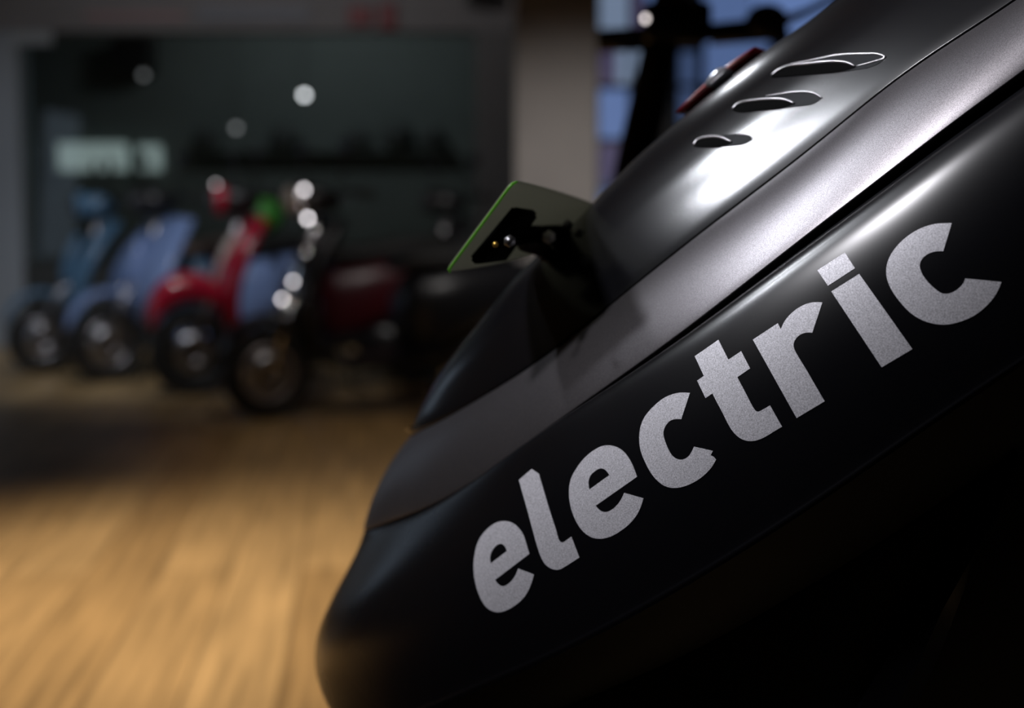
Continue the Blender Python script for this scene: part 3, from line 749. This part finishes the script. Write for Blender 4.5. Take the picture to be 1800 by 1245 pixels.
t1 = [(72, 228, 1), (332, 48, 1), (440, 265, 1), (580, 172, 1), (678, 360, 1), (538, 457, 1), (600, 575), (660, 690), (718, 798), (755, 833), (800, 820, 1), (895, 765, 1), (1027, 998, 1), (930, 1055), (820, 1120), (700, 1155), (600, 1140), (510, 1075), (440, 975), (390, 875), (330, 760), (265, 635, 1), (190, 685, 1), (98, 495, 1), (172, 443, 1)]
r1 = [(85, 482, 1), (358, 302, 1), (392, 368, 1), (430, 285), (500, 200), (590, 130), (690, 85), (770, 72), (845, 75, 1), (735, 407, 1), (670, 405), (600, 430), (550, 480), (530, 540), (548, 605), (640, 762), (750, 950), (870, 1155, 1), (563, 1339, 1)]
i1 = [(235, 468, 1), (512, 293, 1), (1040, 1040, 1), (735, 1222, 1)]
i2 = [(97, 257, 1), (370, 82, 1), (470, 237, 1), (202, 412, 1)]
c2 = [(697, 70, 1), (612, 350, 1), (540, 352), (460, 378), (400, 430), (378, 490), (400, 570), (450, 645), (520, 715), (600, 768), (650, 773), (720, 750), (780, 705), (815, 660), (830, 620, 1), (1190, 655, 1), (1150, 750), (1090, 840), (1000, 930), (900, 1000), (780, 1050), (680, 1075), (590, 1080), (490, 1065), (380, 1025), (270, 950), (170, 840), (95, 730), (52, 620), (45, 540), (65, 440), (120, 340), (210, 240), (310, 165), (420, 110), (540, 78), (620, 72)]
decal('lettering', [e1], K1, (820, 900), BV_S, M_LETTER, holes=[h1])
decal('lettering', [l1], K1, (900, 800), BV_S, M_LETTER)
decal('lettering', [e2], K1, (980, 770), BV_S, M_LETTER, holes=[h2])
decal('lettering', [c1], K1, (1100, 670), BV_S, M_LETTER)
decal('lettering', [t1], K1, (1210, 590), BV_S, M_LETTER)
decal('lettering', [r1], K1, (1310, 520), BV_S, M_LETTER)
decal('lettering', [i1, i2], K2, (1420, 430), BV_S, M_LETTER)
decal('lettering', [c2], K2, (1550, 380), BV_S, M_LETTER)

# ---------------- vents on the upper panel
KV = 400 / 1800; OV = (1200, 70)
def ptube(pts, bv, rad, off=.0):
    P = cubic_spline(np.array([[p[0], p[1], 0] for p in pts], float), len(pts) * 5)
    out = []
    for p in P:
        h = hit(bv, OV[0] + p[0] * KV, OV[1] + p[1] * KV, off)
        if h is not None: out.append(h)
    n = len(out); bm = bmesh.new()
    rr = [rad * (.35 + .65 * math.sin(PI * min(1, max(0, (i + .5) / n))) ** .5) for i in range(n)]
    add_tube(bm, out, rr, 10); return bm
def vent(rim, lp, slot, dimple, rm):  # recess and slot are flat dark patches painting their shade, not cut in
    v = decal('vent', [dimple], KV, OV, BV_U, mat('recess_shade', (.008, .009, .011), .55, spec=.12), lift=.0002, step=3)
    s_ = decal('opening', [slot], KV, OV, BV_U, M_DARK, lift=.0005, step=3); s_.parent = v; s_.matrix_parent_inverse = Matrix()
    o = from_bm('lip', ptube(lp, BV_U, .0009, .0007), M_RIM, v)
    o = from_bm('rim', ptube(rim, BV_U, rm, .0002), M_RIM, v)
    v['label'] = 'crescent vent opening'
vent([(860, 192), (980, 172), (1080, 152), (1250, 122), (1450, 113), (1560, 119), (1603, 140), (1540, 168), (1460, 190), (1375, 210)],
     [(705, 288), (760, 248), (840, 214), (960, 200), (1130, 182), (1250, 180), (1330, 196), (1365, 216)],
     [(705, 300, 1), (780, 245), (850, 215), (960, 202), (1130, 184), (1250, 182), (1330, 198), (1368, 222, 1), (1260, 252), (1100, 270), (900, 287)],
     [(705, 298, 1), (780, 240), (900, 185), (1080, 150), (1250, 120), (1450, 112), (1560, 118), (1605, 140, 1), (1540, 195), (1400, 235), (1200, 262), (950, 285)], .0007)
vent([(660, 447), (800, 427), (920, 413), (1040, 425), (1103, 460)],
     [(398, 556), (430, 520), (520, 492), (680, 476), (820, 482), (885, 507)],
     [(398, 562, 1), (430, 524), (520, 494), (680, 478), (820, 484), (890, 510, 1), (760, 548), (600, 563), (450, 575)],
     [(398, 562, 1), (440, 510), (560, 470), (680, 442), (800, 427), (920, 413), (1040, 425), (1105, 460, 1), (1040, 505), (900, 530), (740, 552), (560, 568)], .0006)
vent([(430, 750), (500, 752), (545, 768), (553, 788)],
     [(92, 838), (120, 802), (200, 777), (300, 777), (390, 812)],
     [(95, 845, 1), (120, 806), (200, 780), (300, 780), (392, 816, 1), (320, 845), (200, 855)],
     [(95, 845, 1), (150, 785), (280, 760), (420, 745), (520, 752), (555, 785, 1), (500, 820), (380, 842), (220, 855)], .00035)

# ---------------- red light strip on the crown, with its clear clip
def strip(name, p0, p1, m, wd, th, dd):
    bm = bmesh.new(); n = 12; rings = []
    for i in range(n + 1):
        u = i / n; px = p0[0] + (p1[0] - p0[0]) * u; py = p0[1] + (p1[1] - p0[1]) * u - 5 * math.sin(PI * u)
        base_ = at(px, py, p0[2] + (p1[2] - p0[2]) * u + dd); s_ = .25 + .75 * math.sin(PI * min(1, max(0, u * .98 + .01))) ** .5
        rings.append((base_, s_))
    R2 = []
    for b_, s_ in rings:
        ring = []
        for k in range(12):
            a = 2 * PI * k / 12; ring.append(bm.verts.new(b_ + NP * (wd * math.cos(a)) + Vector((-.55, .3, .72)) * (th * s_ * math.sin(a))))
        R2.append(ring)
    for a, b_ in zip(R2, R2[1:]):
        for k in range(12): bm.faces.new((a[k], a[(k + 1) % 12], b_[(k + 1) % 12], b_[k]))
    bm.faces.new(R2[0][::-1]); bm.faces.new(R2[-1])
    return child(from_bm(name, bm, m, None))
rs = strip('light_strip', (1205, 200, .862), (1340, 88, .849), M_RED, .016, .0032, .006); rs['label'] = 'narrow red light strip'
cl = strip('strip_clip', (1254, 152, .857), (1288, 124, .854), M_CLIP, .014, .0046, -.002); cl['label'] = 'clear clip on the red strip'

# ---------------- plate on its bracket
P = [at(903, 318, .730), at(785, 478, .760), at(962, 440, .885), at(1075, 372, .900)]
mid_bot = at(870, 470, .815); mid_top = at(985, 334, .81)
def plate_pt(u, v):          # u 0 near edge..1 far, v 0 top..1 bottom
    top = P[0] * (1 - u) ** 2 + mid_top * 2 * u * (1 - u) + P[3] * u * u
    bot = P[1] * (1 - u) ** 2 + mid_bot * 2 * u * (1 - u) + P[2] * u * u
    p = top * (1 - v) + bot * v
    return p
nrm = (P[1] - P[0]).cross(P[3] - P[0]).normalized()
if nrm.y < 0: nrm = -nrm
def plate_grid(u0, u1, nu, nv, rc, th, off):
    bm = bmesh.new(); fr = []; bk = []
    for i in range(nu + 1):
        u = u0 + (u1 - u0) * (i / nu) ** 1.5
        e = max(0.0, 1 - u / rc) if rc else 0; ins = .07 * (1 - math.sqrt(max(0, 1 - e * e))) if e > 0 else 0
        a, b_ = [], []
        for j in range(nv + 1):
            v = ins + (1 - 2 * ins) * j / nv
            p = plate_pt(u, v); a.append(bm.verts.new(p + nrm * off)); b_.append(bm.verts.new(p + nrm * (off + th)))
        fr.append(a); bk.append(b_)
    for i in range(nu):
        for j in range(nv):
            bm.faces.new((fr[i][j], fr[i + 1][j], fr[i + 1][j + 1], fr[i][j + 1])); bm.faces.new((bk[i][j], bk[i][j + 1], bk[i + 1][j + 1], bk[i + 1][j]))
    for j in range(nv):
        for i in (0, nu): bm.faces.new((fr[i][j], fr[i][j + 1], bk[i][j + 1], bk[i][j]))
    for i in range(nu):
        for j in (0, nv): bm.faces.new((fr[i][j], fr[i + 1][j], bk[i + 1][j], bk[i][j]))
    return bm
plate = child(from_bm('number_plate', plate_grid(0, 1, 24, 12, .05, .0012, 0), M_PLATE, None, sharp=40)); plate['label'] = 'olive grey back of the plate'
edge_pts = [plate_pt(.03, 0.0), plate_pt(.004, .03), plate_pt(0, .08)] + [plate_pt(0, v) for v in (.2, .35, .5, .65, .8, .92)] + [plate_pt(.004, .97), plate_pt(.03, 1.0)]
bm = bmesh.new(); add_tube(bm, [p - nrm * .0002 for p in edge_pts], [.0006] + [.0008] * 9 + [.0007], 10)
ed = from_bm('plate_edge', bm, M_GREEN, plate); ed['label'] = 'bright green edge'
# bracket behind the plate
def pl(u, v, o): return plate_pt(u, v) - nrm * o
bm = bmesh.new()
q = [pl(.15, .24, 0), pl(.34, .24, 0), pl(.42, .86, 0), pl(.12, .86, 0)]
lo = [bm.verts.new(v) for v in q]; hi = [bm.verts.new(v - nrm * .006) for v in q]
bm.faces.new(lo); bm.faces.new(hi[::-1])
for i in range(4): bm.faces.new((lo[i], lo[(i + 1) % 4], hi[(i + 1) % 4], hi[i]))
bmesh.ops.bevel(bm, geom=list(bm.edges), offset=.0015, segments=2, affect='EDGES')
br = child(from_bm('bracket', bm, M_DARK, None))
bm = bmesh.new(); add_tube(bm, [at(905, 412, .80), at(940, 408, .83), at(985, 415, .86), at(1040, 440, .90)], [.0065, .006, .007, .009], 14); from_bm('bracket_arm', bm, M_DARK, br)
bm = bmesh.new(); add_tube(bm, [at(920, 430, .82), at(955, 438, .85), at(975, 470, .88)], [.004, .005, .006], 12); from_bm('bracket_strut', bm, mat('brown_strut', (.10, .07, .055), .5), br)
def bolt(px, py, d, r, m):
    p = at(px, py, d); v = (CAM - p).normalized(); bm = bmesh.new()
    bmesh.ops.create_cone(bm, cap_ends=True, segments=6 if r > .003 else 16, radius1=r, radius2=r * .85, depth=.005, matrix=Matrix.Translation(p) @ v.to_track_quat('Z', 'Y').to_matrix().to_4x4())
    add_sphere(bm, p + v * .002, r * .7, 14)
    from_bm('bolt', bm, m, br)
bolt(965, 417, .812, .0042, mat('pale_bolt', (.85, .82, .76), .45)); bolt(896, 424, .742, .0034, M_STEEL); bolt(871, 430, .735, .0016, mat('brass_screw', (.6, .38, .08), .3, metal=.8)); bolt(998, 395, .835, .003, M_STEEL)

# ---------------- blade of trim on the lower body
L1 = [(1791, 803), (1725, 905), (1655, 1000), (1590, 1090), (1545, 1170), (1500, 1250), (1460, 1330)]
L2 = [(1793, 806), (1765, 880), (1725, 960), (1690, 1040), (1660, 1120), (1620, 1210), (1590, 1300)]
bm = bmesh.new(); ra = []
def low_hit(x, y, off):
    h = hit(BV_L, x, y, off)
    return h if h is not None else at(x, y, .70)
for (a, b_) in zip(L1, L2):
    mx_ = ((a[0] * .4 + b_[0] * .6), (a[1] * .4 + b_[1] * .6))
    ra.append([low_hit(*a, .0), low_hit(*a, .006), low_hit(*mx_, .009), low_hit(*b_, .003), low_hit(*b_, -.001)])
vv = [[bm.verts.new(p) for p in r] for r in ra]
for a, b_ in zip(vv, vv[1:]):
    for k in range(4): bm.faces.new((a[k], a[k + 1], b_[k + 1], b_[k]))
child(from_bm('side_trim', bm, M_SIDE, None, sharp=35))

# ---------------- what carries the fairing: column, fork, wheel, floor deck
nose = Vector(LOW[10][-1]); fw = Vector((-.88, .47, 0)).normalized()
mid = Vector((0, 0, 0)) + NP * D0
def mp(along, z):          # point on the mid plane: metres forward of the nose
    p = nose + fw * along; p = p - NP * (p.dot(NP) - D0); p.z = z; return p
Mw = empty('tmp'); 
def esc_wheel(along):
    W = wheel(None, 0, .22, .10, M_STEEL, 5, .05); p = mp(along, .22); W.location = p - Vector((.30, .62, 0)); W.rotation_euler = (0, 0, math.atan2(fw.y, fw.x)); W.parent = escoot
esc_wheel(-.02); esc_wheel(-1.30)
bm = bmesh.new()
for s in (-1, 1):
    add_tube(bm, [mp(-.02, .22) + NP * s * .085, mp(-.10, .42) + NP * s * .085, mp(-.20, .60) + NP * s * .05], .02, 12)
add_tube(bm, [mp(-.18, .55), mp(-.34, .95)], .03, 12)
add_tube(bm, [mp(-.19, .585) - NP * .075, mp(-.19, .585) + NP * .075], .026, 12)
child(from_bm('fork', bm, M_BLK, None))
bm = bmesh.new(); rf = Matrix.Rotation(math.atan2(fw.y, fw.x), 3, 'Z')
add_box(bm, mp(-.72, .26), (.62, .34, .08), rf, .02); add_box(bm, mp(-1.14, .42), (.34, .26, .34), rf, .05)
add_box(bm, mp(-.42, .40), (.10, .30, .26), rf, .03)
child(from_bm('floorboard', bm, M_LOW, None))
bpy.data.objects.remove(Mw)
tag(escoot, 'large satin black scooter front filling the right, silver electric lettering on its side', 'scooter')
